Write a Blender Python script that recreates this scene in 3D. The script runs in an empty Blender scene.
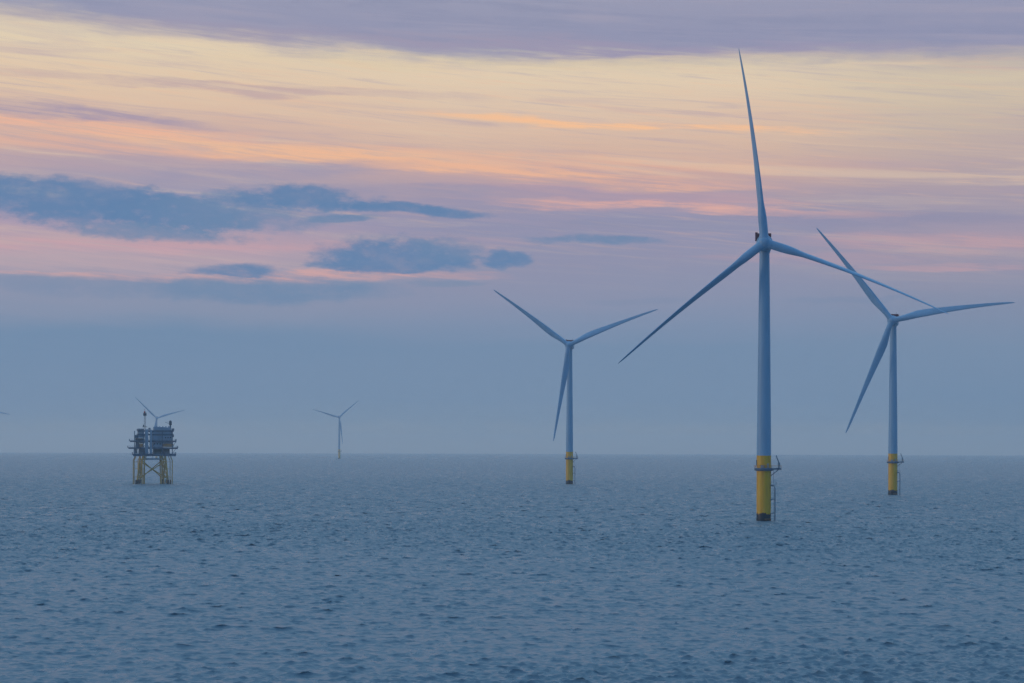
import bpy, math, random
import numpy as np
from mathutils import Vector, Matrix

random.seed(7)
sc = bpy.context.scene
COL = sc.collection
PI = math.pi

# ------------------------------------------------------------------ camera
F = 1991.0            # focal length in pixels of a 1024 px wide frame (70 mm on 36 mm)
CAM_H = 28.9          # eye height above the water
EYE_Y = 448.2         # image row of the level line
ROLL = math.radians(0.17)
RE = 7.4e6            # earth radius incl. refraction

cam = bpy.data.cameras.new("camera")
cam.sensor_width = 36.0
cam.lens = 36.0 * F / 1024.0
cam.shift_y = (EYE_Y - 341.5) / 1024.0
cam.clip_start = 1.0
cam.clip_end = 80000.0
camo = bpy.data.objects.new("camera", cam)
COL.objects.link(camo)
camo.matrix_world = Matrix.Translation((0, 0, CAM_H)) @ Matrix.Rotation(PI / 2, 4, 'X') @ Matrix.Rotation(ROLL, 4, 'Z')
sc.camera = camo

def drop(r):
    return -r * r / (2 * RE)

# ------------------------------------------------------------------ materials
def new_mat(name):
    m = bpy.data.materials.new(name)
    m.use_nodes = True
    nt = m.node_tree
    b = nt.nodes["Principled BSDF"]
    return m, nt, b

def paint(name, col, rough=0.5, var=0.12, scale=0.4, streak=(1, 1, 0.15), dirt=None, metal=0.0, spec=0.4):
    """painted steel: base colour with weathering streaks that run down the surface"""
    m, nt, b = new_mat(name)
    tc = nt.nodes.new('ShaderNodeTexCoord')
    mp = nt.nodes.new('ShaderNodeMapping')
    mp.inputs['Scale'].default_value = streak
    n1 = nt.nodes.new('ShaderNodeTexNoise')
    n1.inputs['Scale'].default_value = scale
    n1.inputs['Detail'].default_value = 5
    nt.links.new(tc.outputs['Object'], mp.inputs['Vector'])
    nt.links.new(mp.outputs[0], n1.inputs['Vector'])
    r = nt.nodes.new('ShaderNodeValToRGB')
    r.color_ramp.elements[0].position = 0.3
    r.color_ramp.elements[1].position = 0.65
    d = dirt or tuple(c * (1 - 2 * var) for c in col)
    r.color_ramp.elements[0].color = (*d, 1)
    r.color_ramp.elements[1].color = (*col, 1)
    nt.links.new(n1.outputs['Fac'], r.inputs['Fac'])
    nt.links.new(r.outputs['Color'], b.inputs['Base Color'])
    b.inputs['Roughness'].default_value = rough
    b.inputs['Metallic'].default_value = metal
    b.inputs['Specular IOR Level'].default_value = spec
    return m

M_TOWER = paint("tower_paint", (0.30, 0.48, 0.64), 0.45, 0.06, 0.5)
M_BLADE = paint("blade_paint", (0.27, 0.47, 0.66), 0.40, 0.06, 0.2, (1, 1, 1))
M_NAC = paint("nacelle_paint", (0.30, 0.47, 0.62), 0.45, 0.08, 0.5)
M_GALV = paint("galvanised_steel", (0.30, 0.36, 0.42), 0.5, 0.15, 0.8)
M_DARKSTEEL = paint("dark_steel", (0.06, 0.09, 0.13), 0.5, 0.2, 0.8)
M_RED = paint("red_rail_paint", (0.16, 0.02, 0.04), 0.5, 0.15, 0.8)
M_REDLAMP = paint("red_lamp_housing", (0.55, 0.06, 0.05), 0.4, 0.1, 0.8)
M_YJACK = paint("jacket_yellow", (0.80, 0.42, 0.07), 0.55, 0.15, 0.4, (1, 1, 0.3), dirt=(0.34, 0.22, 0.08))
M_MOD_A = paint("module_cladding_blue_grey", (0.31, 0.41, 0.52), 0.5, 0.12, 0.25)
M_MOD_B = paint("module_cladding_slate", (0.15, 0.22, 0.30), 0.5, 0.15, 0.25)
M_MOD_C = paint("module_cladding_pale", (0.40, 0.40, 0.43), 0.5, 0.10, 0.25)
M_DECK = paint("deck_steel", (0.13, 0.19, 0.27), 0.6, 0.2, 0.4)
M_ORANGE = paint("orange_cladding", (0.75, 0.30, 0.10), 0.5, 0.15, 0.3)
M_GREEN = paint("green_equipment", (0.06, 0.14, 0.15), 0.5, 0.2, 0.4)
M_GLASS = paint("dark_window_glass", (0.02, 0.03, 0.05), 0.08, 0.0, 0.4)

def pile_yellow():
    m, nt, b = new_mat("transition_yellow")
    L = nt.links.new
    tc = nt.nodes.new('ShaderNodeTexCoord')
    mp = nt.nodes.new('ShaderNodeMapping'); mp.inputs['Scale'].default_value = (1, 1, 0.12)
    n = nt.nodes.new('ShaderNodeTexNoise'); n.inputs['Scale'].default_value = 0.9; n.inputs['Detail'].default_value = 6
    L(tc.outputs['Object'], mp.inputs['Vector']); L(mp.outputs[0], n.inputs['Vector'])
    r = nt.nodes.new('ShaderNodeValToRGB')
    e = r.color_ramp.elements
    e[0].position = 0.32; e[0].color = (0.82, 0.35, 0.010, 1)
    e[1].position = 0.55; e[1].color = (1.0, 0.47, 0.006, 1)
    L(n.outputs['Fac'], r.inputs['Fac'])
    # weed and slime reaching up from the waterline with a ragged edge
    sx = nt.nodes.new('ShaderNodeSeparateXYZ'); L(tc.outputs['Object'], sx.inputs[0])
    n2 = nt.nodes.new('ShaderNodeTexNoise'); n2.inputs['Scale'].default_value = 0.55; n2.inputs['Detail'].default_value = 8
    L(tc.outputs['Object'], n2.inputs['Vector'])
    a = nt.nodes.new('ShaderNodeMath'); a.operation = 'MULTIPLY_ADD'
    a.inputs[1].default_value = 4.2; a.inputs[2].default_value = 1.05
    L(n2.outputs['Fac'], a.inputs[0])
    g = nt.nodes.new('ShaderNodeMath'); g.operation = 'SUBTRACT'; L(a.outputs[0], g.inputs[0]); L(sx.outputs['Z'], g.inputs[1])
    mr = nt.nodes.new('ShaderNodeMapRange'); mr.inputs['From Min'].default_value = -0.15; mr.inputs['From Max'].default_value = 0.25
    L(g.outputs[0], mr.inputs['Value'])
    n3 = nt.nodes.new('ShaderNodeTexNoise'); n3.inputs['Scale'].default_value = 0.5; n3.inputs['Detail'].default_value = 6
    L(tc.outputs['Object'], n3.inputs['Vector'])
    r3 = nt.nodes.new('ShaderNodeValToRGB'); e3 = r3.color_ramp.elements
    e3[0].position = 0.40; e3[0].color = (0.004, 0.012, 0.026, 1)
    e3[1].position = 0.74; e3[1].color = (0.22, 0.09, 0.04, 1)
    x3 = e3.new(0.67); x3.color = (0.008, 0.018, 0.034, 1)
    L(n3.outputs['Fac'], r3.inputs['Fac'])
    mx = nt.nodes.new('ShaderNodeMixRGB'); L(r3.outputs['Color'], mx.inputs['Color2'])
    L(mr.outputs[0], mx.inputs['Fac']); L(r.outputs['Color'], mx.inputs['Color1'])
    L(mx.outputs[0], b.inputs['Base Color'])
    b.inputs['Roughness'].default_value = 0.45
    return m
M_YELLOW = pile_yellow()

def growth():
    m, nt, b = new_mat("marine_growth")
    L = nt.links.new
    tc = nt.nodes.new('ShaderNodeTexCoord')
    n = nt.nodes.new('ShaderNodeTexNoise'); n.inputs['Scale'].default_value = 0.45; n.inputs['Detail'].default_value = 7
    L(tc.outputs['Object'], n.inputs['Vector'])
    r = nt.nodes.new('ShaderNodeValToRGB')
    e = r.color_ramp.elements
    e[0].position = 0.35; e[0].color = (0.006, 0.014, 0.024, 1)
    e[1].position = 0.52; e[1].color = (0.012, 0.022, 0.034, 1)
    x = e.new(0.60); x.color = (0.22, 0.09, 0.03, 1)
    L(n.outputs['Fac'], r.inputs['Fac']); L(r.outputs['Color'], b.inputs['Base Color'])
    b.inputs['Roughness'].default_value = 0.6
    bp = nt.nodes.new('ShaderNodeBump'); bp.inputs['Strength'].default_value = 0.6; bp.inputs['Distance'].default_value = 0.2
    L(n.outputs['Fac'], bp.inputs['Height']); L(bp.outputs[0], b.inputs['Normal'])
    return m
M_GROWTH = growth()

# ------------------------------------------------------------------ mesh helpers
class MB:
    def __init__(self):
        self.v = []; self.f = []; self.smooth = []
    def add(self, vs, fs, smooth=False):
        n = len(self.v)
        self.v += [tuple(p) for p in vs]
        for f in fs:
            self.f.append([i + n for i in f]); self.smooth.append(smooth)
    def box(self, x0, x1, y0, y1, z0, z1):
        vs = [(x, y, z) for z in (z0, z1) for y in (y0, y1) for x in (x0, x1)]
        self.add(vs, [(0, 2, 3, 1), (4, 5, 7, 6), (0, 1, 5, 4), (2, 6, 7, 3), (0, 4, 6, 2), (1, 3, 7, 5)])
    def tube(self, a, b, r, r2=None, n=8, cap=True):
        a = Vector(a); b = Vector(b); r2 = r if r2 is None else r2
        d = (b - a).normalized()
        u = d.orthogonal().normalized(); w = d.cross(u)
        vs = []
        for c, rr in ((a, r), (b, r2)):
            for i in range(n):
                t = 2 * PI * i / n
                vs.append(c + u * (rr * math.cos(t)) + w * (rr * math.sin(t)))
        fs = [(i, (i + 1) % n, n + (i + 1) % n, n + i) for i in range(n)]
        self.add(vs, fs, n > 6)
        if cap:
            self.add([v for v in vs[:n]], [tuple(range(n - 1, -1, -1))])
            self.add([v for v in vs[n:]], [tuple(range(n))])
    def path(self, pts, r, n=6):
        for a, b in zip(pts[:-1], pts[1:]):
            self.tube(a, b, r, n=n)
    def lathe(self, prof, n=40, axis='Z', center=(0, 0, 0), cap=True):
        """prof: list of (radius, height) along the axis"""
        vs = []
        cx, cy, cz = center
        for r, h in prof:
            for i in range(n):
                t = 2 * PI * i / n
                if axis == 'Z':
                    vs.append((cx + r * math.cos(t), cy + r * math.sin(t), cz + h))
                else:
                    vs.append((cx + r * math.cos(t), cy + h, cz - r * math.sin(t)))
        fs = []
        for k in range(len(prof) - 1):
            for i in range(n):
                j = (i + 1) % n
                fs.append((k * n + i, k * n + j, (k + 1) * n + j, (k + 1) * n + i))
        self.add(vs, fs, True)
        if cap:
            self.add(vs[:n], [tuple(range(n - 1, -1, -1))])
            self.add(vs[-n:], [tuple(range(n))])
    def loft(self, rings, cap=True):
        n = len(rings[0]); vs = [p for r in rings for p in r]
        fs = []
        for k in range(len(rings) - 1):
            for i in range(n):
                j = (i + 1) % n
                fs.append((k * n + i, k * n + j, (k + 1) * n + j, (k + 1) * n + i))
        self.add(vs, fs, True)
        if cap:
            self.add(rings[0], [tuple(range(n - 1, -1, -1))])
            self.add(rings[-1], [tuple(range(n))])
    def rot(self, a, piv=(0, 0, 0)):
        c, s = math.cos(a), math.sin(a)
        px, py, _ = piv
        self.v = [(px + (x - px) * c - (y - py) * s, py + (x - px) * s + (y - py) * c, z) for x, y, z in self.v]
        return self
    def build(self, name, mat, parent=None, loc=(0, 0, 0)):
        me = bpy.data.meshes.new(name)
        me.from_pydata(self.v, [], self.f)
        me.polygons.foreach_set('use_smooth', self.smooth)
        me.materials.append(mat)
        me.validate(); me.update()
        import bmesh
        bm = bmesh.new(); bm.from_mesh(me)
        bmesh.ops.recalc_face_normals(bm, faces=bm.faces)
        bm.to_mesh(me); bm.free()
        o = bpy.data.objects.new(name, me)
        COL.objects.link(o)
        o.location = loc
        if parent: o.parent = parent
        return o

def tag(o, label=None, cat=None, group=None, kind=None):
    if label: o['label'] = label
    if cat: o['category'] = cat
    if group: o['group'] = group
    if kind: o['kind'] = kind
    return o

# ------------------------------------------------------------------ wind turbines
HUB_H = 112.0
OVERHANG = 7.2
BL = 77.0

def airfoil(n, tc, circ):
    """closed section, chord 1, leading edge at +0.3, thickness ratio tc, circ 1 = circle"""
    pts = []
    for i in range(n):
        t = 2 * PI * i / n
        cx, cy = math.cos(t), math.sin(t)
        xx = (1 - cx) / 2
        y = 5 * tc * (0.2969 * math.sqrt(max(xx, 0)) - 0.126 * xx - 0.3516 * xx ** 2 + 0.2843 * xx ** 3 - 0.1036 * xx ** 4)
        y *= 1 if cy >= 0 else -0.75
        ax, ay = 0.32 - xx, y
        bx, by = cx * 0.5, cy * 0.5
        pts.append((ax * (1 - circ) + bx * circ, ay * (1 - circ) + by * circ))
    return pts

def interp(t, tab):
    for (a, va), (b, vb) in zip(tab[:-1], tab[1:]):
        if t <= b:
            k = (t - a) / (b - a)
            return va + (vb - va) * k
    return tab[-1][1]

CHORD = [(0, 3.5), (0.06, 3.5), (0.13, 4.4), (0.2, 5.0), (0.28, 4.8), (0.45, 3.6), (0.65, 2.5), (0.85, 1.65), (0.96, 1.1), (1.0, 0.35)]
THICK = [(0, 1.0), (0.06, 0.95), (0.13, 0.6), (0.2, 0.4), (0.28, 0.32), (0.45, 0.25), (1.0, 0.18)]
CIRC = [(0, 1), (0.05, 1), (0.18, 0.0), (1, 0)]
TWIST = [(0, 14), (0.2, 12), (0.5, 4), (1.0, -1)]

def blade(parent, theta, pitch, yaw, bow, length, hub, name='blade'):
    m = MB()
    S = Vector((math.cos(theta), 0, math.sin(theta)))
    C = Vector((math.sin(theta), 0, -math.cos(theta)))
    A = Vector((0, -1, 0))
    rings = []
    ns = 34
    for k in range(ns):
        t = (k / (ns - 1)) ** 1.05
        ch = interp(t, CHORD); tk = interp(t, THICK); ci = interp(t, CIRC)
        p = pitch + math.radians(interp(t, TWIST)) * (1 if pitch < 1 else 0.3)
        Ld = C * math.cos(p) + A * math.sin(p)
        Td = A * math.cos(p) - C * math.sin(p)
        r = 1.6 + (length - 1.6) * t
        c = S * r + Vector((0, 0, 1)) * (bow * 4 * t * (1 - t)) * abs(math.cos(theta)) + C * (bow * 0.8 * (4 * t * (1 - t))) * max(0, math.sin(theta)) ** 4 \
            + A * (1.8 * t * t) * math.cos(pitch)
        rings.append([hub + c + Ld * (x * ch) + Td * (y * ch) for x, y in airfoil(22, tk, ci)])
    m.loft(rings)
    m.rot(yaw)
    return m.build(name, M_BLADE, parent)

def turbine(name, label, px, dist, rel_yaw, angles, pitch, bow=1.0, group=None, lens=(BL, BL, BL), hubz=HUB_H, detail=2, red=True):
    """px = image column of the tower at the waterline"""
    az = math.atan((px - 512.0) / F)
    D = dist / math.cos(az)
    root = bpy.data.objects.new(name, None)
    COL.objects.link(root)
    root.location = (D * math.sin(az), D * math.cos(az), drop(D))
    root.rotation_euler = (0, 0, -az)
    tag(root, label, 'wind turbine', group)
    ry = math.radians(rel_yaw)
    # foundation and tower
    m = MB(); m.lathe([(2.98, -6), (2.98, 0.5), (2.96, 1.1)], 40)
    pile = m.build('foundation_pile', M_GROWTH, root)
    m = MB(); m.lathe([(2.9, 0.6), (2.9, 3), (2.9, 8), (2.9, 14), (2.9, 20), (2.9, 26.3)], 40)
    tp = m.build('transition_piece', M_YELLOW, root)
    prof = []
    zt = hubz - 3.2
    for k in range(25):
        z = 26.3 + (zt - 26.3) * k / 24
        r = 2.9 + (2.0 - 2.9) * (k / 24) ** 1.15
        prof.append((r, z))
    prof2 = []
    for i, (r, z) in enumerate(prof):
        if i in ():
            prof2 += [(r, z - .02), (r + 0.05, z), (r + 0.05, z + 0.25), (r, z + .27)]
        else:
            prof2.append((r, z))
    m = MB(); m.lathe(prof2, 40)
    tower = m.build('tower', M_TOWER, root)
    if detail >= 1:
        m = MB(); m.box(-0.5, 0.5, -3.0, -2.86, 22.2, 24.5)
        m.rot(math.radians(-80))
        m.build('door', M_DARKSTEEL, tp)
    # work platform
    zp = 21.2
    m = MB(); m.lathe([(2.95, zp - 1.1), (3.5, zp - 0.95), (3.8, zp - 0.75), (3.85, zp - 0.7), (3.85, zp + 0.12), (2.95, zp + 0.12)], 32, cap=False)
    m.box(3.2, 7.0, -1.7, 1.7, zp - 0.6, zp + 0.1)
    for s in (-1, 1):
        m.tube((2.8, s * 1.2, zp - 3.0), (6.2, s * 1.2, zp - 0.3), 0.14)
    plat = m.build('work_platform', M_DECK, root)
    m = MB()
    ring = []
    for i in range(33):
        t = math.radians(25 + 310 * i / 32)
        ring.append((3.78 * math.cos(t), 3.78 * math.sin(t)))
    ring = [(6.9, 1.6)] + ring + [(6.9, -1.6), (6.9, 1.6)]
    for h in (0.55, 1.15):
        m.path([(x, y, zp + h) for x, y in ring], 0.06, 5)
    for i, (x, y) in enumerate(ring):
        if i % 2 == 0:
            m.tube((x, y, zp + 0.1), (x, y, zp + 1.15), 0.06, n=5)
    m.build('railing', M_ORANGE if detail > 1 else M_GALV, plat)
    # davit crane
    m = MB()
    m.tube((6.0, 0.3, zp + 0.1), (6.0, 0.3, zp + 2.3), 0.34, 0.28)
    m.tube((6.0, 0.3, zp + 2.2), (4.9, -0.2, zp + 5.2), 0.26, 0.16)
    m.tube((4.9, -0.2, zp + 5.2), (4.75, -0.25, zp + 3.6), 0.05, n=5)
    m.box(5.6, 6.5, 0.5, 1.2, zp + 1.2, zp + 2.2)
    m.build('davit_crane', M_GALV, root)
    # equipment lockers on platform
    if detail >= 2:
        m = MB(); m.box(-1.2, 0.2, -3.7, -3.0, zp + 0.12, zp + 1.3); m.build('locker', M_MOD_C, plat)
        m = MB(); m.box(1.3, 2.0, -3.3, -2.6, zp + 0.12, zp + 1.9); m.build('locker', M_MOD_C, plat)
    # boat landing
    m = MB()
    a0 = math.radians(-12)
    for s in (-0.85, 0.85):
        bx, by = 4.5, s - 0.6
        m.tube((bx, by, -3), (bx, by, 13.2), 0.24)
        m.path([(bx, by, 13.2), (bx - 0.5, by, 14.1), (2.7, by * 0.7, 14.3)], 0.2, 8)
        for z in (3.4, 9.0):
            m.tube((bx, by, z), (2.7, by * 0.7, z - 0.4), 0.2)
    k = -2.0
    for s in (-0.3, 0.3):
        m.tube((4.1, s - 0.6, -2), (4.1, s - 0.6, 14.6), 0.07, n=5)
        m.tube((3.9, s - 0.6, 14.6), (3.9, s - 0.6, zp), 0.07, n=5)
    while k < zp - 0.3:
        xx = 4.1 if k < 14.6 else 3.9
        m.tube((xx, -0.9, k), (xx, -0.3, k), 0.04, n=4); k += 0.6
    m.box(2.8, 4.9, -1.6, 0.5, 14.4, 14.6)
    for xx, yy in ((4.9, -1.6), (4.9, 0.5), (2.9, -1.6)):
        m.tube((xx, yy, 14.6), (xx, yy, 15.7), 0.06, n=5)
    m.path([(2.9, -1.6, 15.7), (4.9, -1.6, 15.7), (4.9, 0.5, 15.7)], 0.06, 5)
    m.build('boat_landing', M_GALV, root)
    # nacelle: round direct drive machine with a boxy rear
    m = MB()
    m.lathe([(2.3, -5.6), (3.15, -5.3), (3.3, -4.6), (3.3, -2.4), (3.1, -2.2)], 40, 'Y', (0, 0, hubz))
    nac_r = []
    for y, w, zb, ztp in ((-2.2, 2.5, -2.7, 2.9), (-1.0, 2.7, -3.0, 3.0), (5.0, 2.7, -3.0, 3.0), (8.6, 2.4, -2.4, 2.7), (9.6, 1.9, -1.6, 2.2)):
        ring_ = []
        for i in range(24):
            t = 2 * PI * i / 24
            e = 0.45
            cx = math.copysign(abs(math.cos(t)) ** e, math.cos(t)); cz = math.copysign(abs(math.sin(t)) ** e, math.sin(t))
            ring_.append((w * cx, y, hubz + (zb + ztp) / 2 + (ztp - zb) / 2 * cz))
        nac_r.append(ring_)
    m.loft(nac_r)
    m.lathe([(2.2, -3.6), (2.3, -2.0)], 32, 'Z', (0, 0, hubz))
    m.rot(ry)
    nac = m.build('nacelle', M_NAC, root)
    # helihoist basket: red rail panels round the rear roof
    m = MB()
    z0 = hubz + 3.0
    m.box(-2.6, 2.6, 1.5, 8.0, z0, z0 + 0.15)
    m.box(-2.7, -2.55, 1.5, 8.0, z0 + 0.15, z0 + 1.5)
    m.box(2.55, 2.7, 1.5, 8.0, z0 + 0.15, z0 + 1.5)
    m.box(-2.55, 2.55, 1.4, 1.5, z0 + 0.15, z0 + 1.5)
    m.box(-2.55, 2.55, 7.9, 8.0, z0 + 0.15, z0 + 1.5)
    m.rot(ry); hh = m.build('hoist_platform', M_RED, nac)
    m = MB()
    m.tube((1.2, 5.5, z0 + 0.15), (1.2, 5.5, z0 + 2.6), 0.07, n=5)
    m.tube((0.9, 5.5, z0 + 2.6), (1.5, 5.5, z0 + 2.6), 0.08, n=5)
    m.rot(ry); m.build('weather_mast', M_DARKSTEEL, nac)
    m = MB(); m.box(-3.7, -2.72, 2.0, 5.0, hubz + 1.7, hubz + 5.0); m.rot(ry); m.build('cooler', M_RED, nac)
    # hub
    m = MB()
    m.lathe([(0.02, -9.6), (0.9, -9.5), (1.7, -9.05), (2.3, -8.3), (2.6, -7.4), (2.6, -6.2), (2.4, -5.6)], 36, 'Y', (0, 0, hubz))
    for a in angles:
        t = math.radians(a)
        S = Vector((math.cos(t), 0, math.sin(t))); c0 = Vector((0, -OVERHANG, hubz))
        m.tube(c0 + S * 1.2, c0 + S * 2.9, 2.0, 1.85, 24)
    m.rot(ry)
    m.build('hub', M_BLADE, root)
    for a, ln in zip(angles, lens):
        blade(root, math.radians(a), math.radians(pitch), ry, bow, ln, Vector((0, -OVERHANG, hubz)))
    return root

def by_scale(s):      # distance along the view axis from pixels per metre
    return F / s

G = 'wind turbines of the offshore farm'
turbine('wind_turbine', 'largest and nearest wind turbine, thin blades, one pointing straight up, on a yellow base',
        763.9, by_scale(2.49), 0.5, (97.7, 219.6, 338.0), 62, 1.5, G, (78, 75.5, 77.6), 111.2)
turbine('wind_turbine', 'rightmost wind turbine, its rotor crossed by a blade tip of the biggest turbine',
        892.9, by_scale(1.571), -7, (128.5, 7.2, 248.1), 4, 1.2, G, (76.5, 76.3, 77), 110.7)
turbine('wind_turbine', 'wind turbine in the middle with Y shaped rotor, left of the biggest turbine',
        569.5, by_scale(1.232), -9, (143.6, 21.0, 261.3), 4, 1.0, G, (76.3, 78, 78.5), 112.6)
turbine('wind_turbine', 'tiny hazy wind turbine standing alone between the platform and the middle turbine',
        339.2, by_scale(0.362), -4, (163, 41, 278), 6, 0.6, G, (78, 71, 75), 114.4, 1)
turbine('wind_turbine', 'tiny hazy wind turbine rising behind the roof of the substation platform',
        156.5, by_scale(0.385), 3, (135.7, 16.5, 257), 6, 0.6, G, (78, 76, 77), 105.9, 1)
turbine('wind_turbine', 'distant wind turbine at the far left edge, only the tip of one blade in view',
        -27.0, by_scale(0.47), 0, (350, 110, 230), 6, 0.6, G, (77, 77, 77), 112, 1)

# ------------------------------------------------------------------ substation platform
def substation():
    s = 1.263
    dist = F / s
    az = math.atan((152.3 - 512) / F); D = dist / math.cos(az)
    root = bpy.data.objects.new('offshore_substation', None); COL.objects.link(root)
    root.location = (D * math.sin(az), D * math.cos(az), drop(D))
    root.rotation_euler = (0, 0, -az + math.radians(2.0))
    tag(root, 'offshore substation platform with grey stacked decks on a yellow lattice jacket', 'substation')
    root.scale = (0.911, 0.911, 0.911)
    def leg_x(sx, z): return sx * (13.4 - 2.6 * (z / 24.0))
    def leg_y(sy, z): return sy * (12.5 - 2.0 * (z / 24.0))
    for sx in (-1, 1):
        for sy in (-1, 1):
            m = MB()
            off = 3.0 * sx * -1 if sy > 0 else 0
            m.tube((leg_x(sx, 3.5) + off, leg_y(sy, 3.5), 3.5), (leg_x(sx, 25) + off, leg_y(sy, 25), 25), 0.7, 0.7, 14)
            l = m.build('leg', M_YJACK, root)
            m = MB(); m.tube((leg_x(sx, -5) + off, leg_y(sy, -5), -5), (leg_x(sx, 3.5) + off, leg_y(sy, 3.5), 3.5), 0.98, 0.98, 14)
            for k in range(3):
                a = 2 * PI * k / 3
                m.tube((leg_x(sx, 0) + off + 1.9 * math.cos(a), leg_y(sy, 0) + 1.9 * math.sin(a), -5), (leg_x(sx, 0) + off + 1.9 * math.cos(a), leg_y(sy, 0) + 1.9 * math.sin(a), 3.8), 0.45, n=8)
            m.build('pile_sleeve', M_GROWTH, l)
    # bracing per face
    def brace_face(p):
        m = MB()
        (x0, y0), (x1, y1) = p
        def at(i, z):
            if i == 0: return (leg_x(x0, z) + (-3.0 * x0 if y0 > 0 else 0), leg_y(y0, z), z)
            return (leg_x(x1, z) + (-3.0 * x1 if y1 > 0 else 0), leg_y(y1, z), z)
        m.tube(at(0, 20), at(1, 4.5), 0.42); m.tube(at(1, 20), at(0, 4.5), 0.42)
        m.tube(at(0, 21.3), at(1, 21.3), 0.42)
        m.build('cross_brace', M_YJACK, root)
    for p in (((-1, -1), (1, -1)), ((-1, 1), (1, 1)), ((-1, -1), (-1, 1)), ((1, -1), (1, 1))):
        brace_face(p)
    # outer fender and cable pipes
    for x, y, r in ((-16.4, -8, .42), (-15.2, 3, .3), (16.8, -8, .42), (15.4, 2, .3), (-9.0, -12.5, .45), (-6.9, -12.5, .35), (7.6, -12.5, .35), (9.6, -12.5, .45), (-12.0, 9.0, .3), (12.6, 9.0, .3)):
        m = MB()
        inx = -math.copysign(1.2, x)
        m.path([(x, y, -4), (x, y, 20.5), (x + inx, y, 23.0), (x + inx, y, 25.2)], r, 8)
        for z in (6, 13, 19):
            m.tube((x, y, z), (math.copysign(12.3, x), -10 if y < 0 else 10, z + 0.3), 0.14, n=5)
        m.build('cable_pipe', M_YJACK, root)
    for sx in (-1, 1):
        for yy in (-12.2, 6.0):
            m = MB()
            zs = (4.5, 9.5, 14.5, 19.5, 24.5)
            for k, (za, zb) in enumerate(zip(zs[:-1], zs[1:])):
                xa, xb = sx * (13.0 - 0.1 * za), sx * 9.0
                if k % 2: xa, xb = xb, xa
                m.tube((xa, yy, za), (xb, yy, zb), 0.27, n=6)
                m.tube((sx * 9.0, yy, zb), (sx * (13.0 - 0.1 * zb), yy, zb), 0.22, n=6)
            m.build('lattice_brace', M_YJACK, root)
    for sx in (-1, 1):
        m = MB(); m.tube((sx * 7.4, 2, -5), (sx * 6.6, 2, 25), 0.5, n=10); m.build('leg', M_YJACK, root)
    m = MB(); m.box(-7.2, 8.6, -12.2, -10.9, 20.8, 22.4)
    for x in (-6.5, 0, 8):
        m.box(x - .2, x + .2, -11.8, -11.3, 22.4, 25)
    m.build('gangway', M_MOD_C, root)
    # decks
    def deck(x0, x1, y0, y1, z, t=0.9, rail=True, mat=M_DECK):
        m = MB(); m.box(x0, x1, y0, y1, z, z + t)
        x = x0 + 0.4
        while x < x1:                               # edge beam flanges
            m.box(x, x + .18, y0 - 0.14, y0, z - 0.5, z + t - 0.1); x += 2.4
        m.box(x0 + .3, x1 - .3, y0 + .3, y0 + .7, z - 0.9, z)
        d = m.build('deck', mat, root)
        if rail:
            m = MB(); zz = z + t
            for h in (0.6, 1.2):
                m.path([(x0, y1, zz + h), (x0, y0, zz + h), (x1, y0, zz + h), (x1, y1, zz + h)], 0.07, 4)
            n = int((x1 - x0) / 2)
            for i in range(n + 1):
                xx = x0 + (x1 - x0) * i / n
                m.tube((xx, y0, zz), (xx, y0, zz + 1.2), 0.07, n=4)
            n = int((y1 - y0) / 2.5)
            for i in range(n + 1):
                yy = y0 + (y1 - y0) * i / n
                for xx in (x0, x1):
                    m.tube((xx, yy, zz), (xx, yy, zz + 1.2), 0.07, n=4)
            m.build('railing', M_GALV, d)
    deck(-17, 19.8, -13, 13, 25.0, 1.3)
    deck(-21, 21.5, -13.4, 13, 31.2, 0.6)
    deck(-19.6, 20.2, -13.2, 13, 37.1, 0.6)
    deck(-13.4, 17.6, -12.6, 12.6, 42.9, 0.5, False)
    deck(-13.0, 18.0, -12.6, 12.6, 46.0, 0.5)
    # supporting columns between decks
    for x in (-15.5, -8, -1, 8, 16.6):
        for y in (-12.4,):
            m = MB(); m.box(x - .35, x + .35, y - .35, y + .35, 26.3, 45.9)
            for (za, zb) in ((26.3, 31.1), (31.8, 37.0)):
                m.tube((x, y, za), (x + 3.4, y, zb), 0.16, n=5)
            m.build('column', M_DECK, root)
    # modules
    def module(x0, x1, y0, y1, z0, z1, mat, ribs=True, wins=None, name='module'):
        m = MB(); m.box(x0, x1, y0, y1, z0, z1)
        if ribs:
            x = x0 + 0.5
            while x < x1 - 0.2:
                m.box(x, x + 0.16, y0 - 0.1, y0 - 0.002, z0 + 0.15, z1 - 0.15); x += 1.1
        o = m.build(name, mat, root)
        if wins:
            for (wx, wz, ww, wh) in wins:
                m = MB(); m.box(wx, wx + ww, y0 - 0.22, y0 - 0.11, wz, wz + wh)
                m.build('window', M_GLASS, o)
        return o
    W = lambda xs, z, w=1.0, h=1.0: [(x, z, w, h) for x in xs]
    # cellar level z 26.3-31.2
    module(0.6, 8.4, -9, 10, 26.3, 30.6, M_GREEN)
    module(8.9, 14.6, -8, 10, 26.3, 30.9, M_MOD_B)
    module(-11.6, -6.2, -9.5, 8, 26.3, 30.7, M_MOD_B)
    m = MB(); m.lathe([(0.3, 0), (1.5, 0.2), (1.6, 0.8), (1.6, 3.3), (1.2, 3.9), (0.2, 4.1)], 20, 'Z', (-14.6, -9.5, 26.5))
    m.build('storage_tank', M_MOD_C, root)
    # main level z 31.8-37.1
    module(0.2, 7.8, -11.6, 10, 31.8, 36.9, M_MOD_A, wins=W((1, 3.4, 5.8), 34.2))
    module(7.9, 17.6, -12.3, 10, 32.1, 34.9, M_ORANGE)
    module(7.9, 17.2, -11.4, 10, 34.95, 36.9, M_MOD_A, False)
    module(-11.0, -7.6, -11.9, 5, 31.8, 34.9, M_ORANGE, False)
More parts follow.
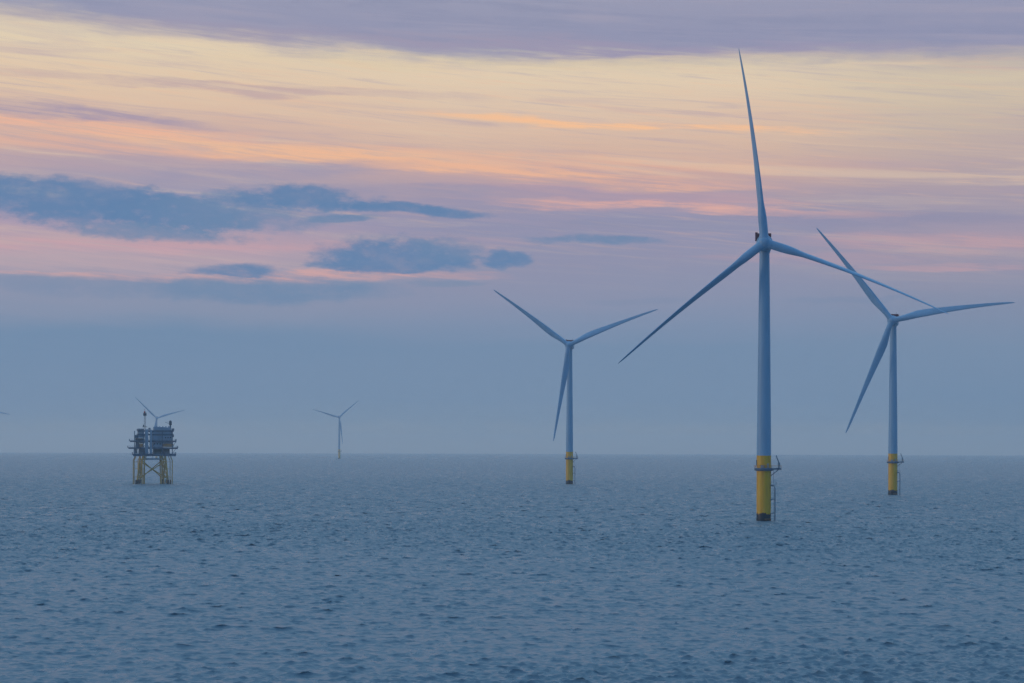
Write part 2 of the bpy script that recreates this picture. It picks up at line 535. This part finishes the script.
    module(-14.2, -11.4, -10, 8, 31.8, 36.2, M_MOD_B)
    module(-10.8, -6.8, -10.4, 8, 35.2, 36.9, M_MOD_B, False)
    # third level z 37.7-42.9
    module(-0.2, 16.4, -12.0, 11, 37.7, 42.6, M_MOD_A, wins=W((10.5, 12.5, 14.5), 39.6, 0.9, 1.2))
    module(-14.8, -7.0, -9.4, 10, 37.7, 39.6, M_GLASS, False)
    module(-15.0, -12.2, -10.6, 9, 39.7, 42.4, M_MOD_B)
    module(-12.0, -6.8, -11.2, 9, 40.0, 42.7, M_MOD_A)
    # fourth level 43.4-46
    module(-0.2, 16.4, -11.9, 11, 43.4, 45.9, M_MOD_A)
    module(-12.6, -7.4, -11.8, 8, 43.4, 47.9, M_MOD_C, wins=W((-12, -10.3, -8.9), 45.8))
    # stair tower
    m = MB(); m.box(-2.4, -0.6, -13.9, -9, 26.35, 46.8); m.build('stair_tower', M_MOD_A, root)
    m = MB(); m.box(-6.6, -3.9, -13.9, -9, 26.35, 47.2)
    st = m.build('stair_tower', M_MOD_A, root)
    m = MB()
    z = 26.8; sgn = 1
    while z < 45:
        a, b_ = (-3.8, -2.5) if sgn > 0 else (-2.5, -3.8)
        m.tube((a, -13.2, z), (b_, -13.2, z + 2.6), 0.14, n=5)
        m.box(-3.9, -2.4, -13.6, -11.6, z + 2.55, z + 2.7)
        z += 2.75; sgn = -sgn
    m.build('stair_flight', M_DARKSTEEL, st)
    # roof structures
    m = MB()
    rx0, rx1 = 1.0, 15.2
    vs = [(rx0, -10, 46.5), (rx1, -10, 46.5), (rx1, 9, 46.5), (rx0, 9, 46.5), (rx0, -10, 49.6), (rx1, -10, 48.9), (rx1, 9, 48.9), (rx0, 9, 49.6)]
    m.add(vs, [(0, 3, 2, 1), (4, 5, 6, 7), (0, 1, 5, 4), (1, 2, 6, 5), (2, 3, 7, 6), (3, 0, 4, 7)])
    for x in (3, 5.6, 8.2, 10.8, 13.2):
        m.box(x, x + .9, -9, -7.5, 49.0, 50.1)
    m.build('roof_module', M_MOD_A, root)
    for b_ in ((-3.6, -1.8, -9, -6, 46.85, 48.6), (16.4, 18.4, -8, -2, 46.5, 48.2), (16.5, 18.1, -9, 2, 40.6, 42.8)):
        m = MB(); m.box(*b_); m.build('ventilation_unit', M_MOD_B, root)
    # lattice mast with red lamp
    m = MB()
    mx, my = -6.7, -9.0
    for dx, dy in ((-.7, -.7), (.7, -.7), (.7, .7), (-.7, .7)):
        m.tube((mx + dx, my + dy, 46.8), (mx + dx * .55, my + dy * .55, 60.6), 0.13, n=5)
    z = 47.0; k = 0
    while z < 60:
        q = .7 - .315 * (z - 46.8) / 13.8
        s1 = 1 if k % 2 else -1
        m.tube((mx - s1 * q, my - q, z), (mx + s1 * q, my - q, z + 1.5), 0.08, n=4)
        m.tube((mx - s1 * q, my + q, z), (mx + s1 * q, my + q, z + 1.5), 0.08, n=4)
        z += 1.5; k += 1
    m.box(mx - 2.0, mx + 2.0, my - 1.3, my + 1.3, 49.2, 49.6)
    m.box(mx - 1.6, mx - 0.4, my - 1.2, my, 49.6, 51.2)
    mast = m.build('lattice_mast', M_DARKSTEEL, root)
    m = MB(); m.box(mx - 1.4, mx + 1.4, my - 1.1, my + 1.1, 59.0, 61.3)
    m.tube((mx + .9, my, 61.3), (mx + .9, my, 62.6), .1, n=5)
    m.build('antenna_box', M_DARKSTEEL, mast)
    m = MB(); m.lathe([(.2, 0), (.7, .1), (.7, 1.3), (.3, 1.7)], 12, 'Z', (mx - .2, my, 61.3))
    m.tube((mx - .2, my, 62.8), (mx - .2, my, 65.0), .12, n=5)
    m.build('lamp', M_REDLAMP, mast)
    # pedestal crane at right
    m = MB()
    m.tube((15.0, -9, 46.5), (15.0, -9, 51.0), 0.8, 0.7, 12)
    cr = m.build('crane_pedestal', M_MOD_B, root)
    m = MB(); m.box(14.0, 16.2, -10.2, -7.8, 51.0, 54.3)
    m.lathe([(1.0, 0), (.9, .4), (.3, .8)], 12, 'Z', (15.1, -9, 54.3))
    m.build('crane_cab', M_DARKSTEEL, cr)
    m = MB(); m.tube((14.2, -9, 52.2), (10.4, -9, 53.6), 0.16, 0.1, 6); m.tube((14.2, -9, 53.8), (10.4, -9, 53.6), 0.07, n=5)
    m.build('crane_boom', M_DARKSTEEL, cr)
    return root
substation()

# ------------------------------------------------------------------ sea
def ocean_tile(N, Lm, lmin, lmax, lpeak, rms, seed, direction=PI / 2, spread=3.0):
    rng = np.random.default_rng(seed)
    k1 = 2 * np.pi * np.fft.fftfreq(N, Lm / N)
    kx, ky = np.meshgrid(k1, k1, indexing='ij')
    k = np.hypot(kx, ky); k[0, 0] = 1e-6
    th = np.arctan2(ky, kx) - direction
    P = np.exp(-1.25 * (2 * np.pi / lpeak / k) ** 2) / k ** 3.6
    P *= 0.10 + np.abs(np.cos(th)) ** spread
    kl, kh = 2 * np.pi / lmax, 2 * np.pi / lmin
    P *= (k > kl) * (k < kh)
    a = np.sqrt(P) * (rng.normal(size=(N, N)) + 1j * rng.normal(size=(N, N)))
    h = np.fft.ifft2(a)
    dx = np.fft.ifft2(1j * kx / k * a); dy = np.fft.ifft2(1j * ky / k * a)
    s = rms / h.real.std()
    return h.real * s, dx.real * s, dy.real * s

def sample(t, N, Lm, x, y, ang):
    c, s = math.cos(ang), math.sin(ang)
    u = (x * c + y * s) / Lm * N; v = (-x * s + y * c) / Lm * N
    i = np.floor(u).astype(np.int64); j = np.floor(v).astype(np.int64)
    fu = u - i; fv = v - j
    i0 = i % N; i1 = (i + 1) % N; j0 = j % N; j1 = (j + 1) % N
    out = []
    for a in t:
        out.append(a[i0, j0] * (1 - fu) * (1 - fv) + a[i1, j0] * fu * (1 - fv) + a[i0, j1] * (1 - fu) * fv + a[i1, j1] * fu * fv)
    h, dx, dy = out
    return h, dx * c - dy * s, dx * s + dy * c

def make_sea():
    # radii
    r = [3.0, 20, 60, 110, 160, 200]
    d = 222.0
    while d < 1900:
        r.append(d); d += 0.36 + (d - 222) * 0.0013
    step = r[-1] - r[-2]
    while d < 25500:
        r.append(d); step *= 1.035; d += step
    r = np.array(r)
    dense = np.linspace(math.radians(-18.5), math.radians(18.5), 700)
    rest = np.linspace(math.radians(18.5), math.radians(341.5), 92)[1:-1]
    th = np.concatenate([dense, rest])
    nr, nt = len(r), len(th)
    R, T = np.meshgrid(r, th, indexing='ij')
    X = R * np.sin(T); Y = R * np.cos(T)
    A = ocean_tile(1024, 337.0, 2.4, 40, 6.0, 0.08, 3, spread=4.0)
    B = ocean_tile(1024, 149.0, 0.9, 3.0, 15.0, 0.084, 5, spread=1.5)
    h1, dx1, dy1 = sample(A, 1024, 337.0, X, Y, 0.15)
    h2, dx2, dy2 = sample(B, 1024, 149.0, X, Y, -0.35)
    # gusts: patches of rougher and calmer water
    g1, _, _ = sample(ocean_tile(512, 2600.0, 120, 2000, 500, 1.0, 9), 512, 2600.0, X, Y, 0.4)
    gust = 1.0 + 0.45 * np.tanh(g1)
    fadeA = (1.1 + 0.6 * np.clip((R - 330) / 600, 0, 1)) * (1 - np.clip((R - 2000) / 3000, 0, 1))
    fadeB = 1 - np.clip((R - 700) / 900, 0, 1)
    ins = np.clip((np.radians(18.5) - np.abs(((T + PI) % (2 * PI)) - PI)) / 0.02, 0, 1) * np.clip((R - 200) / 25, 0, 1)
    Z = -(R ** 2) / (2 * RE) + (h1 * fadeA + h2 * fadeB * gust) * ins
    X = X + (2.6 * dx1 * fadeA + dx2 * fadeB) * ins
    Y = Y + (2.6 * dy1 * fadeA + dy2 * fadeB) * ins
    co = np.stack([X, Y, Z], -1).reshape(-1, 3).astype(np.float32)
    i = np.arange(nr - 1)[:, None]; j = np.arange(nt)[None, :]; jn = (j + 1) % nt
    q = np.stack([i * nt + j, i * nt + jn, (i + 1) * nt + jn, (i + 1) * nt + j], -1)
    q = q[..., ::-1].reshape(-1, 4)
    me = bpy.data.meshes.new('sea')
    me.vertices.add(len(co)); me.vertices.foreach_set('co', co.ravel())
    nf = len(q)
    me.loops.add(nf * 4); me.loops.foreach_set('vertex_index', q.ravel().astype(np.int32))
    me.polygons.add(nf)
    me.polygons.foreach_set('loop_start', np.arange(0, nf * 4, 4, dtype=np.int32))
    me.polygons.foreach_set('use_smooth', np.ones(nf, dtype=bool))
    me.update(calc_edges=True)
    # water shader
    m, nt_, b = new_mat('sea_water')
    L = nt_.links.new
    tc = nt_.nodes.new('ShaderNodeTexCoord')
    sx = nt_.nodes.new('ShaderNodeVectorMath'); sx.operation = 'LENGTH'; L(tc.outputs['Object'], sx.inputs[0])
    def rng(a, b_, lo, hi):
        n = nt_.nodes.new('ShaderNodeMapRange'); n.inputs['From Min'].default_value = a; n.inputs['From Max'].default_value = b_
        n.inputs['To Min'].default_value = lo; n.inputs['To Max'].default_value = hi
        L(sx.outputs['Value'], n.inputs['Value']); return n.outputs[0]
    def noise(scale, sxy, rot, det):
        mp = nt_.nodes.new('ShaderNodeMapping'); mp.inputs['Scale'].default_value = sxy; mp.inputs['Rotation'].default_value = (0, 0, rot)
        n = nt_.nodes.new('ShaderNodeTexNoise'); n.inputs['Scale'].default_value = scale; n.inputs['Detail'].default_value = det
        n.inputs['Roughness'].default_value = 0.6
        L(tc.outputs['Object'], mp.inputs['Vector']); L(mp.outputs[0], n.inputs['Vector']); return n.outputs['Fac']
    def mul(a, v):
        n = nt_.nodes.new('ShaderNodeMath'); n.operation = 'MULTIPLY'; L(a, n.inputs[0])
        if hasattr(v, 'links'): L(v, n.inputs[1])
        else: n.inputs[1].default_value = v
        return n.outputs[0]
    def add(a, c):
        n = nt_.nodes.new('ShaderNodeMath'); n.operation = 'ADD'; L(a, n.inputs[0]); L(c, n.inputs[1]); return n.outputs[0]
    rip = mul(noise(1.1, (0.55, 1, 1), 0.2, 4), 0.16)
    rip2 = mul(noise(0.42, (0.5, 1, 1), -0.25, 3), 0.36)
    rip3 = mul(noise(3.2, (0.6, 1, 1), 0.05, 3), 0.08)
    far = mul(mul(noise(0.20, (1.0, 0.6, 1), 0.1, 5), 2.8), rng(300, 1000, 0.0, 1.0))
    patch = noise(0.13, (1.0, 0.35, 1), 0.08, 6)
    pr = nt_.nodes.new('ShaderNodeMapRange'); pr.inputs['From Min'].default_value = 0.36; pr.inputs['From Max'].default_value = 0.64
    pr.inputs['To Min'].default_value = 0.6; pr.inputs['To Max'].default_value = 1.4; L(patch, pr.inputs['Value'])
    slick = noise(0.004, (0.4, 1, 1), 0.2, 3)
    ps = nt_.nodes.new('ShaderNodeMapRange'); ps.inputs['From Min'].default_value = 0.35; ps.inputs['From Max'].default_value = 0.65
    ps.inputs['To Min'].default_value = 0.8; ps.inputs['To Max'].default_value = 1.2; L(slick, ps.inputs['Value'])
    hgt = add(mul(mul(add(add(rip, rip2), rip3), 1.2), ps.outputs[0]), far)
    bp = nt_.nodes.new('ShaderNodeBump'); bp.inputs['Strength'].default_value = 1.0; bp.inputs['Distance'].default_value = 1.0
    if 'Filter Width' in bp.inputs: bp.inputs['Filter Width'].default_value = 0.15
    L(hgt, bp.inputs['Height']); L(bp.outputs[0], b.inputs['Normal'])
    b.inputs['Base Color'].default_value = (0.145, 0.220, 0.268, 1)
    pm = nt_.nodes.new('ShaderNodeMixRGB'); L(rng(350, 900, 0.12, 1.0), pm.inputs['Fac']); pm.inputs['Color1'].default_value = (1, 1, 1, 1)
    L(pr.outputs[0], pm.inputs['Color2'])
    L(mul(rng(250, 1500, 0.28, 0.40), pm.outputs[0]), b.inputs['Roughness'])
    b.inputs['IOR'].default_value = 1.333
    me.materials.append(m)
    o = bpy.data.objects.new('sea', me); COL.objects.link(o)
    o['kind'] = 'structure'
    return o
make_sea()

# ------------------------------------------------------------------ air
def make_haze():
    m = bpy.data.materials.new('haze'); m.use_nodes = True
    nt = m.node_tree; nt.nodes.clear()
    out = nt.nodes.new('ShaderNodeOutputMaterial')
    v = nt.nodes.new('ShaderNodeVolumePrincipled')
    v.inputs['Color'].default_value = (1.0, 1.0, 1.0, 1)
    v.inputs['Density'].default_value = 1.0e-4
    v.inputs['Anisotropy'].default_value = 0.5
    nt.links.new(v.outputs[0], out.inputs['Volume'])
    mb = MB(); mb.box(-26500, 26500, -26500, 26500, -96, 196)
    o = mb.build('haze', m)
    o['kind'] = 'stuff'
    tag(o, 'pale sea haze hanging in the air over the whole wind farm', 'haze', None, 'stuff')
make_haze()

# ------------------------------------------------------------------ sky
def srgb(c):
    return tuple(((x / 255) / 12.92 if x / 255 <= 0.04045 else ((x / 255 + 0.055) / 1.055) ** 2.4) for x in c)

SUN_EL, SUN_AZ = 3.0, -42.0
w = bpy.data.worlds.new("World"); sc.world = w
w.cycles.sampling_method = 'MANUAL'; w.cycles.sample_map_resolution = 512; w.use_nodes = True
nt = w.node_tree; nt.nodes.clear()
NL = nt.links.new

class E:
    """tiny expression wrapper round math nodes"""
    def __init__(s, sock): s.s = sock
    def __add__(a, b): return op('ADD', a, b)
    __radd__ = __add__
    def __sub__(a, b): return op('SUBTRACT', a, b)
    def __rsub__(a, b): return op('SUBTRACT', b, a)
    def __mul__(a, b): return op('MULTIPLY', a, b)
    __rmul__ = __mul__
def op(o, *args, clamp=False):
    n = nt.nodes.new('ShaderNodeMath'); n.operation = o; n.use_clamp = clamp
    for i, a in enumerate(args):
        if isinstance(a, E): NL(a.s, n.inputs[i])
        else: n.inputs[i].default_value = a
    return E(n.outputs[0])
def smooth(x, a, b, lo=0.0, hi=1.0):
    n = nt.nodes.new('ShaderNodeMapRange'); n.interpolation_type = 'SMOOTHSTEP'
    NL(x.s, n.inputs['Value'])
    n.inputs['From Min'].default_value = a; n.inputs['From Max'].default_value = b
    n.inputs['To Min'].default_value = lo; n.inputs['To Max'].default_value = hi
    return E(n.outputs[0])
def mixc(fac, c1, c2):
    n = nt.nodes.new('ShaderNodeMixRGB')
    if isinstance(fac, E): NL(fac.s, n.inputs['Fac'])
    else: n.inputs['Fac'].default_value = fac
    for k, c in (('Color1', c1), ('Color2', c2)):
        if isinstance(c, tuple): n.inputs[k].default_value = (*c, 1)
        else: NL(c, n.inputs[k])
    return n.outputs[0]
def ramp(x, stops, mode='EASE'):
    n = nt.nodes.new('ShaderNodeValToRGB'); n.color_ramp.interpolation = 'LINEAR'
    NL(x.s, n.inputs['Fac'])
    e = n.color_ramp.elements
    while len(e) > 1: e.remove(e[-1])
    e[0].position = stops[0][0]; e[0].color = (*stops[0][1], 1)
    for p, c in stops[1:]:
        q = e.new(p); q.color = (*c, 1)
    return n.outputs[0]

tc = nt.nodes.new('ShaderNodeTexCoord')
sep = nt.nodes.new('ShaderNodeSeparateXYZ'); NL(tc.outputs['Generated'], sep.inputs[0])
dx, dy, dz = (E(sep.outputs[i]) for i in range(3))
AZ = op('ARCTAN2', dx, dy) * 57.29578
EL = op('ARCSINE', dz) * 57.29578

def A(x): return math.degrees(math.atan((x - 512) / F))
def V(y, x=512): return math.degrees(math.atan((EYE_Y - (y - (x - 512) * 0.003)) / F * math.cos(math.atan((x - 512) / F))))

def noise2(su, sv, det, seed, rough=0.55, dist=0.0, tilt=0.0):
    cm = nt.nodes.new('ShaderNodeCombineXYZ')
    NL((AZ * su).s, cm.inputs[0]); NL(((EL + AZ * tilt) * sv).s, cm.inputs[1]); cm.inputs[2].default_value = seed
    n = nt.nodes.new('ShaderNodeTexNoise'); n.inputs['Scale'].default_value = 1.0
    n.inputs['Detail'].default_value = det; n.inputs['Roughness'].default_value = rough; n.inputs['Distortion'].default_value = dist
    NL(cm.outputs[0], n.inputs['Vector'])
    return E(n.outputs['Fac']) - 0.5

warp = noise2(0.12, 0.7, 4, 1.3)
fine = noise2(0.30, 3.2, 6, 4.1, 0.6, 0.3, 0.04)
wisp = noise2(0.28, 7.0, 6, 8.7, 0.68, 0.5, 0.10)
puff3 = noise2(5.0, 9.5, 4, 91.2, 0.65)
puff = noise2(0.9, 1.9, 7, 12.2, 0.62)
puff2 = noise2(2.0, 4.2, 5, 21.2, 0.6)

el2 = EL + warp * 1.1 + fine * 0.35
T0 = 16.0
def st(lst): return [(max(0, min(1, V(y) / T0)), srgb(c)) for y, c in lst]
COLS_C = [(447, (126, 143, 163)), (400, (116, 140, 169)), (345, (116, 140, 170)), (322, (130, 144, 172)), (300, (140, 146, 172)), (262, (146, 146, 172)), (222, (148, 146, 174)), (205, (158, 149, 172)),
          (190, (186, 160, 166)), (172, (212, 172, 160)), (150, (218, 184, 163)), (118, (224, 194, 170)), (80, (229, 207, 178)), (55, (218, 204, 178)), (30, (180, 172, 176)), (-60, (150, 152, 178))]
COLS_L = [(447, (126, 144, 163)), (400, (114, 139, 169)), (338, (114, 140, 171)), (318, (134, 146, 172)), (286, (152, 151, 173)), (268, (176, 160, 173)), (245, (190, 162, 173)), (232, (176, 156, 176)),
          (205, (150, 148, 178)), (185, (170, 158, 174)), (170, (188, 164, 170)), (145, (206, 174, 166)), (125, (218, 184, 165)), (100, (228, 199, 170)), (45, (229, 210, 180)), (-60, (150, 152, 178))]
COLS_R = [(447, (120, 139, 162)), (400, (113, 138, 168)), (350, (120, 141, 169)), (310, (132, 142, 168)), (275, (150, 147, 169)), (245, (166, 151, 169)), (220, (158, 149, 170)), (195, (176, 159, 168)),
          (165, (192, 170, 166)), (130, (204, 184, 167)), (85, (215, 198, 172)), (60, (190, 178, 172)), (40, (165, 160, 174)), (-60, (145, 150, 178))]
e01 = op('DIVIDE', el2, T0, clamp=True)
cC = ramp(e01, st(COLS_C)); cL = ramp(e01, st(COLS_L)); cR = ramp(e01, st(COLS_R))
azw = AZ + warp * 5.0
front = mixc(smooth(azw, A(480), A(200)), cC, cL)
front = mixc(smooth(azw, A(700), A(980)), front, cR)

# fine mottling and threads of cirrus over the whole bright band
band = smooth(EL, V(310), V(190)) * smooth(EL, V(6), V(60))
wisp2 = noise2(0.10, 2.2, 6, 31.7, 0.62, 0.8, 0.06)
tex = noise2(0.55, 1.6, 7, 44.1, 0.62, 0.5)
front = mixc(smooth(wisp, 0.0, 0.24) * band * 0.34, front, srgb((238, 190, 156)))
front = mixc(smooth(wisp, 0.0, -0.24) * band * 0.34, front, srgb((162, 150, 176)))
front = mixc(smooth(wisp2, 0.0, 0.24) * band * 0.45, front, srgb((234, 206, 174)))
front = mixc(smooth(wisp2, 0.0, -0.22) * band * 0.40, front, srgb((184, 160, 172)))
# warped coordinates so that no cloud keeps a clean outline
wx = noise2(0.45, 1.3, 4, 51.0, 0.6); wy = noise2(0.40, 1.1, 4, 63.0, 0.6)
AW = AZ + wx * 1.6; EW = EL + wy * 0.55
AWs = AZ + wx * 3.0; EWs = EL + noise2(0.16, 1.4, 5, 71.0, 0.6) * 0.9 + fine * 0.25
brk = smooth(wisp + tex * 0.5, -0.16, 0.12, 0.25, 1.0)
brk2 = smooth(tex + puff2 * 0.7, -0.32, 0.08, 0.6, 1.0)
mott = smooth(puff2 + puff3 * 0.6 + puff * 0.6, 0.0, 0.34) * 0.35

def thread(col, x, y, w_, h_, strength=1.0, tilt=0.0):
    """a long soft streak broken up along its length"""
    global front
    u0, v0 = A(x), V(y, x)
    a = w_ / 2 * 0.02878; b_ = h_ / 2 * 0.02878
    du = (AWs - u0) * (1 / a); dv = (EWs - v0 + (AZ - u0) * tilt) * (1 / b_)
    d = du * du + dv * dv
    m = smooth(d, 3.0, 0.0) * brk * strength
    front = mixc(m, front, srgb(col))

def cloud(col, x, y, w_, hu, hd, strength=1.0, soft=0.5, tilt=0.0, namp=1.8):
    """a cumulus seen from afar: domed top (hu), flatter foot (hd), ragged rim, mottled body"""
    global front
    u0, v0 = A(x), V(y, x)
    a = w_ / 2 * 0.02878
    du = (AW - u0) * (1 / a)
    dv = (EW - v0 + (AZ - u0) * tilt)
    s_ = op('GREATER_THAN', dv, 0.0)
    kd, ku = 1 / (hd * 0.02878), 1 / (hu * 0.02878)
    dv = dv * (kd + s_ * (ku - kd))
    d = du * du + dv * dv + puff * (namp * 1.9) + puff2 * (namp * 1.5) + puff3 * (namp * 0.35)
    m = smooth(d, 1.15 + soft, 0.75 - soft) * brk2 * strength
    front = mixc(m, front, mixc(mott, srgb(col), srgb((138, 145, 176))))

BL_ = (93, 128, 170); BL2 = (106, 134, 170)
# upper lavender sheet with a ragged lower edge that sinks to the right
edge = V(24) - (AZ - A(0)) * 0.075
lav = smooth(EL + wy * 0.8 + fine * 0.9 + wisp * 0.5 - op('MAXIMUM', edge, V(58)), -0.42, 0.42)
front = mixc(lav, front, ramp(op('DIVIDE', EL, 40.0, clamp=True), [(0, srgb((142, 144, 172))), (0.29, srgb((146, 148, 176))), (0.33, srgb((158, 158, 180))), (0.40, srgb((158, 186, 214))), (0.6, srgb((160, 206, 236))), (1, srgb((150, 204, 242)))]))
front = mixc(lav * smooth(wisp2 + fine * 0.7, -0.05, 0.25) * 0.45, front, srgb((170, 162, 180)))
front = mixc(lav * smooth(wisp2 + tex * 0.6, 0.0, -0.25) * 0.35, front, srgb((132, 138, 168)))
thread((160, 152, 174), 430, 40, 480, 12, 0.9, 0.04)
thread((168, 158, 174), 160, 30, 260, 12, 0.6, 0.05)
thread((158, 150, 176), 700, 50, 420, 12, 0.8, 0.02)
thread((228, 208, 172), 560, 62, 500, 12, 0.6, 0.0)
# salmon threads
thread((252, 196, 148), 620, 125, 300, 7, 1.0, 0.05)
thread((250, 194, 148), 450, 168, 280, 9, 1.0, 0.05)
thread((246, 196, 152), 250, 147, 300, 9, 0.8, 0.06)
thread((246, 188, 146), 330, 160, 240, 10, 0.9, 0.05)
thread((242, 184, 150), 470, 158, 420, 12, 0.5, 0.04)
thread((238, 180, 152), 60, 142, 260, 14, 0.5, 0.05)
thread((242, 184, 154), 80, 125, 240, 12, 0.9, 0.05)
thread((236, 180, 152), 570, 177, 280, 12, 0.8, 0.06)
thread((240, 178, 158), 680, 207, 300, 7, 0.7, 0.04)
thread((225, 168, 160), 620, 196, 260, 10, 0.6, 0.04)
thread((166, 150, 172), 60, 112, 240, 11, 0.9, 0.08)
thread((182, 158, 168), 230, 88, 360, 7, 0.6, 0.03)
thread((150, 146, 174), 480, 193, 420, 9, 0.7, 0.02)
thread((168, 154, 174), 100, 164, 260, 10, 0.45, -0.05)
thread((156, 150, 176), 240, 172, 260, 12, 0.7, -0.05)
thread((204, 162, 166), 950, 242, 220, 14, 0.55, 0.02)
thread((200, 160, 166), 960, 268, 140, 7, 0.6, 0.02)
thread((180, 154, 168), 800, 258, 200, 7, 0.5, 0.02)
thread((140, 140, 170), 880, 218, 260, 12, 0.6, 0.02)
thread((140, 142, 170), 700, 228, 300, 10, 0.5, 0.02)
# rose band at the left
thread((212, 163, 170), 70, 246, 400, 13, 0.6)
thread((198, 170, 176), 120, 262, 400, 18, 0.5)
thread((196, 160, 170), 300, 244, 300, 12, 0.5)
thread((228, 170, 160), 330, 275, 240, 6, 0.7)
thread((230, 172, 162), 130, 276, 300, 5, 0.5)
# blue grey cumulus
cloud(BL_, 50, 198, 270, 20, 22, 0.95, 0.40, 0.05, 1.0)
cloud(BL_, 165, 214, 170, 20, 16, 0.95, 0.45, 0.08, 1.2)
cloud(BL2, 150, 232, 190, 9, 8, 0.85, 0.5, 0.03, 1.2)
cloud(BL2, 230, 212, 170, 18, 20, 0.75, 0.7, 0.0, 1.5)
cloud(BL_, 305, 200, 140, 14, 9, 0.92, 0.4, 0.03, 1.0)
cloud(BL_, 405, 210, 160, 6, 6, 0.95, 0.4, 0.05, 0.8)
cloud(BL2, 335, 218, 70, 4, 4, 0.9, 0.5, 0, 0.9)
cloud(BL_, 392, 266, 160, 27, 7, 0.95, 0.35, 0.0, 0.9)
cloud(BL2, 445, 252, 70, 14, 10, 0.6, 0.5, 0.0, 1.2)
cloud(BL_, 497, 262, 30, 13, 6, 0.9, 0.5, 0, 1.0)
cloud(BL_, 520, 260, 26, 8, 5, 0.85, 0.5, 0, 1.0)
cloud(BL_, 236, 275, 90, 11, 3, 0.92, 0.4, 0, 0.8)
cloud(BL2, 600, 241, 120, 5, 5, 0.85, 0.6, 0.02, 1.2)
cloud((106, 135, 170), 270, 290, 250, 11, 13, 0.85, 0.6, 0.0, 0.9)
cloud((116, 138, 170), 90, 283, 300, 6, 10, 0.6, 0.8, 0.02, 1.0)
cloud((120, 139, 169), 440, 284, 90, 3, 3, 0.7, 0.6, 0.0, 1.2)
cloud((120, 137, 167), 850, 298, 130, 3, 4, 0.5, 0.6, 0.0, 1.2)
cloud((122, 138, 168), 640, 300, 100, 3, 4, 0.35, 0.6, 0.0, 1.2)
thread((110, 137, 169), 60, 342, 520, 30, 0.5)
# warm thin line over the horizon
front = mixc(smooth(EL + wx * 0.5, 0.9, 0.0) * 0.85, front, srgb((186, 174, 156)))

# overhead and behind: dusk blue from the sky model
sky = nt.nodes.new('ShaderNodeTexSky'); sky.sky_type = 'NISHITA'; sky.sun_disc = False
sky.sun_elevation = math.radians(SUN_EL); sky.sun_rotation = math.radians(SUN_AZ)
sky.air_density = 1.3; sky.dust_density = 2.0; sky.ozone_density = 4.0
rear_t = ramp(op('DIVIDE', EL + puff * 6, 90.0, clamp=True), [(0, (0.062, 0.175, 0.34)), (0.15, (0.062, 0.18, 0.36)), (0.45, (0.11, 0.25, 0.48)), (1, (0.36, 0.60, 0.88))])
addn = nt.nodes.new('ShaderNodeMixRGB'); addn.blend_type = 'ADD'; addn.inputs['Fac'].default_value = 0.02
NL(rear_t, addn.inputs['Color1']); NL(sky.outputs[0], addn.inputs['Color2'])
absaz = op('ABSOLUTE', AZ + 8)
back = smooth(absaz, 35, 95)
high = smooth(EL, 35, 85)
fac = op('MAXIMUM', back, high)
final = mixc(fac, front, addn.outputs[0])
bg = nt.nodes.new('ShaderNodeBackground'); NL(final, bg.inputs['Color']); bg.inputs['Strength'].default_value = 1.0
out = nt.nodes.new('ShaderNodeOutputWorld'); NL(bg.outputs[0], out.inputs['Surface'])

# sun: veiled and low, swung left past the sky's sun to brighten yellow bases
sl = bpy.data.lights.new('sun', 'SUN'); sl.energy = 0.52; sl.angle = math.radians(12); sl.color = (1.0, 0.80, 0.62)
so = bpy.data.objects.new('sun', sl); COL.objects.link(so)
sd = Vector((math.sin(math.radians(-100)) * math.cos(math.radians(6)), math.cos(math.radians(-100)) * math.cos(math.radians(6)), math.sin(math.radians(6))))
so.rotation_euler = sd.to_track_quat('Z', 'Y').to_euler()
so.location = (-300, 100, 200)

# ------------------------------------------------------------------ render settings
sc.view_settings.view_transform = 'Standard'
sc.view_settings.look = 'None'
sc.view_settings.exposure = 0.0
sc.view_settings.gamma = 1.0
sc.view_settings.use_curve_mapping = False
sc.cycles.volume_bounces = 1
sc.cycles.max_bounces = 4
sc.cycles.use_denoising = True
sc.cycles.denoising_prefilter = 'NONE'
sc.cycles.adaptive_threshold = 0.006
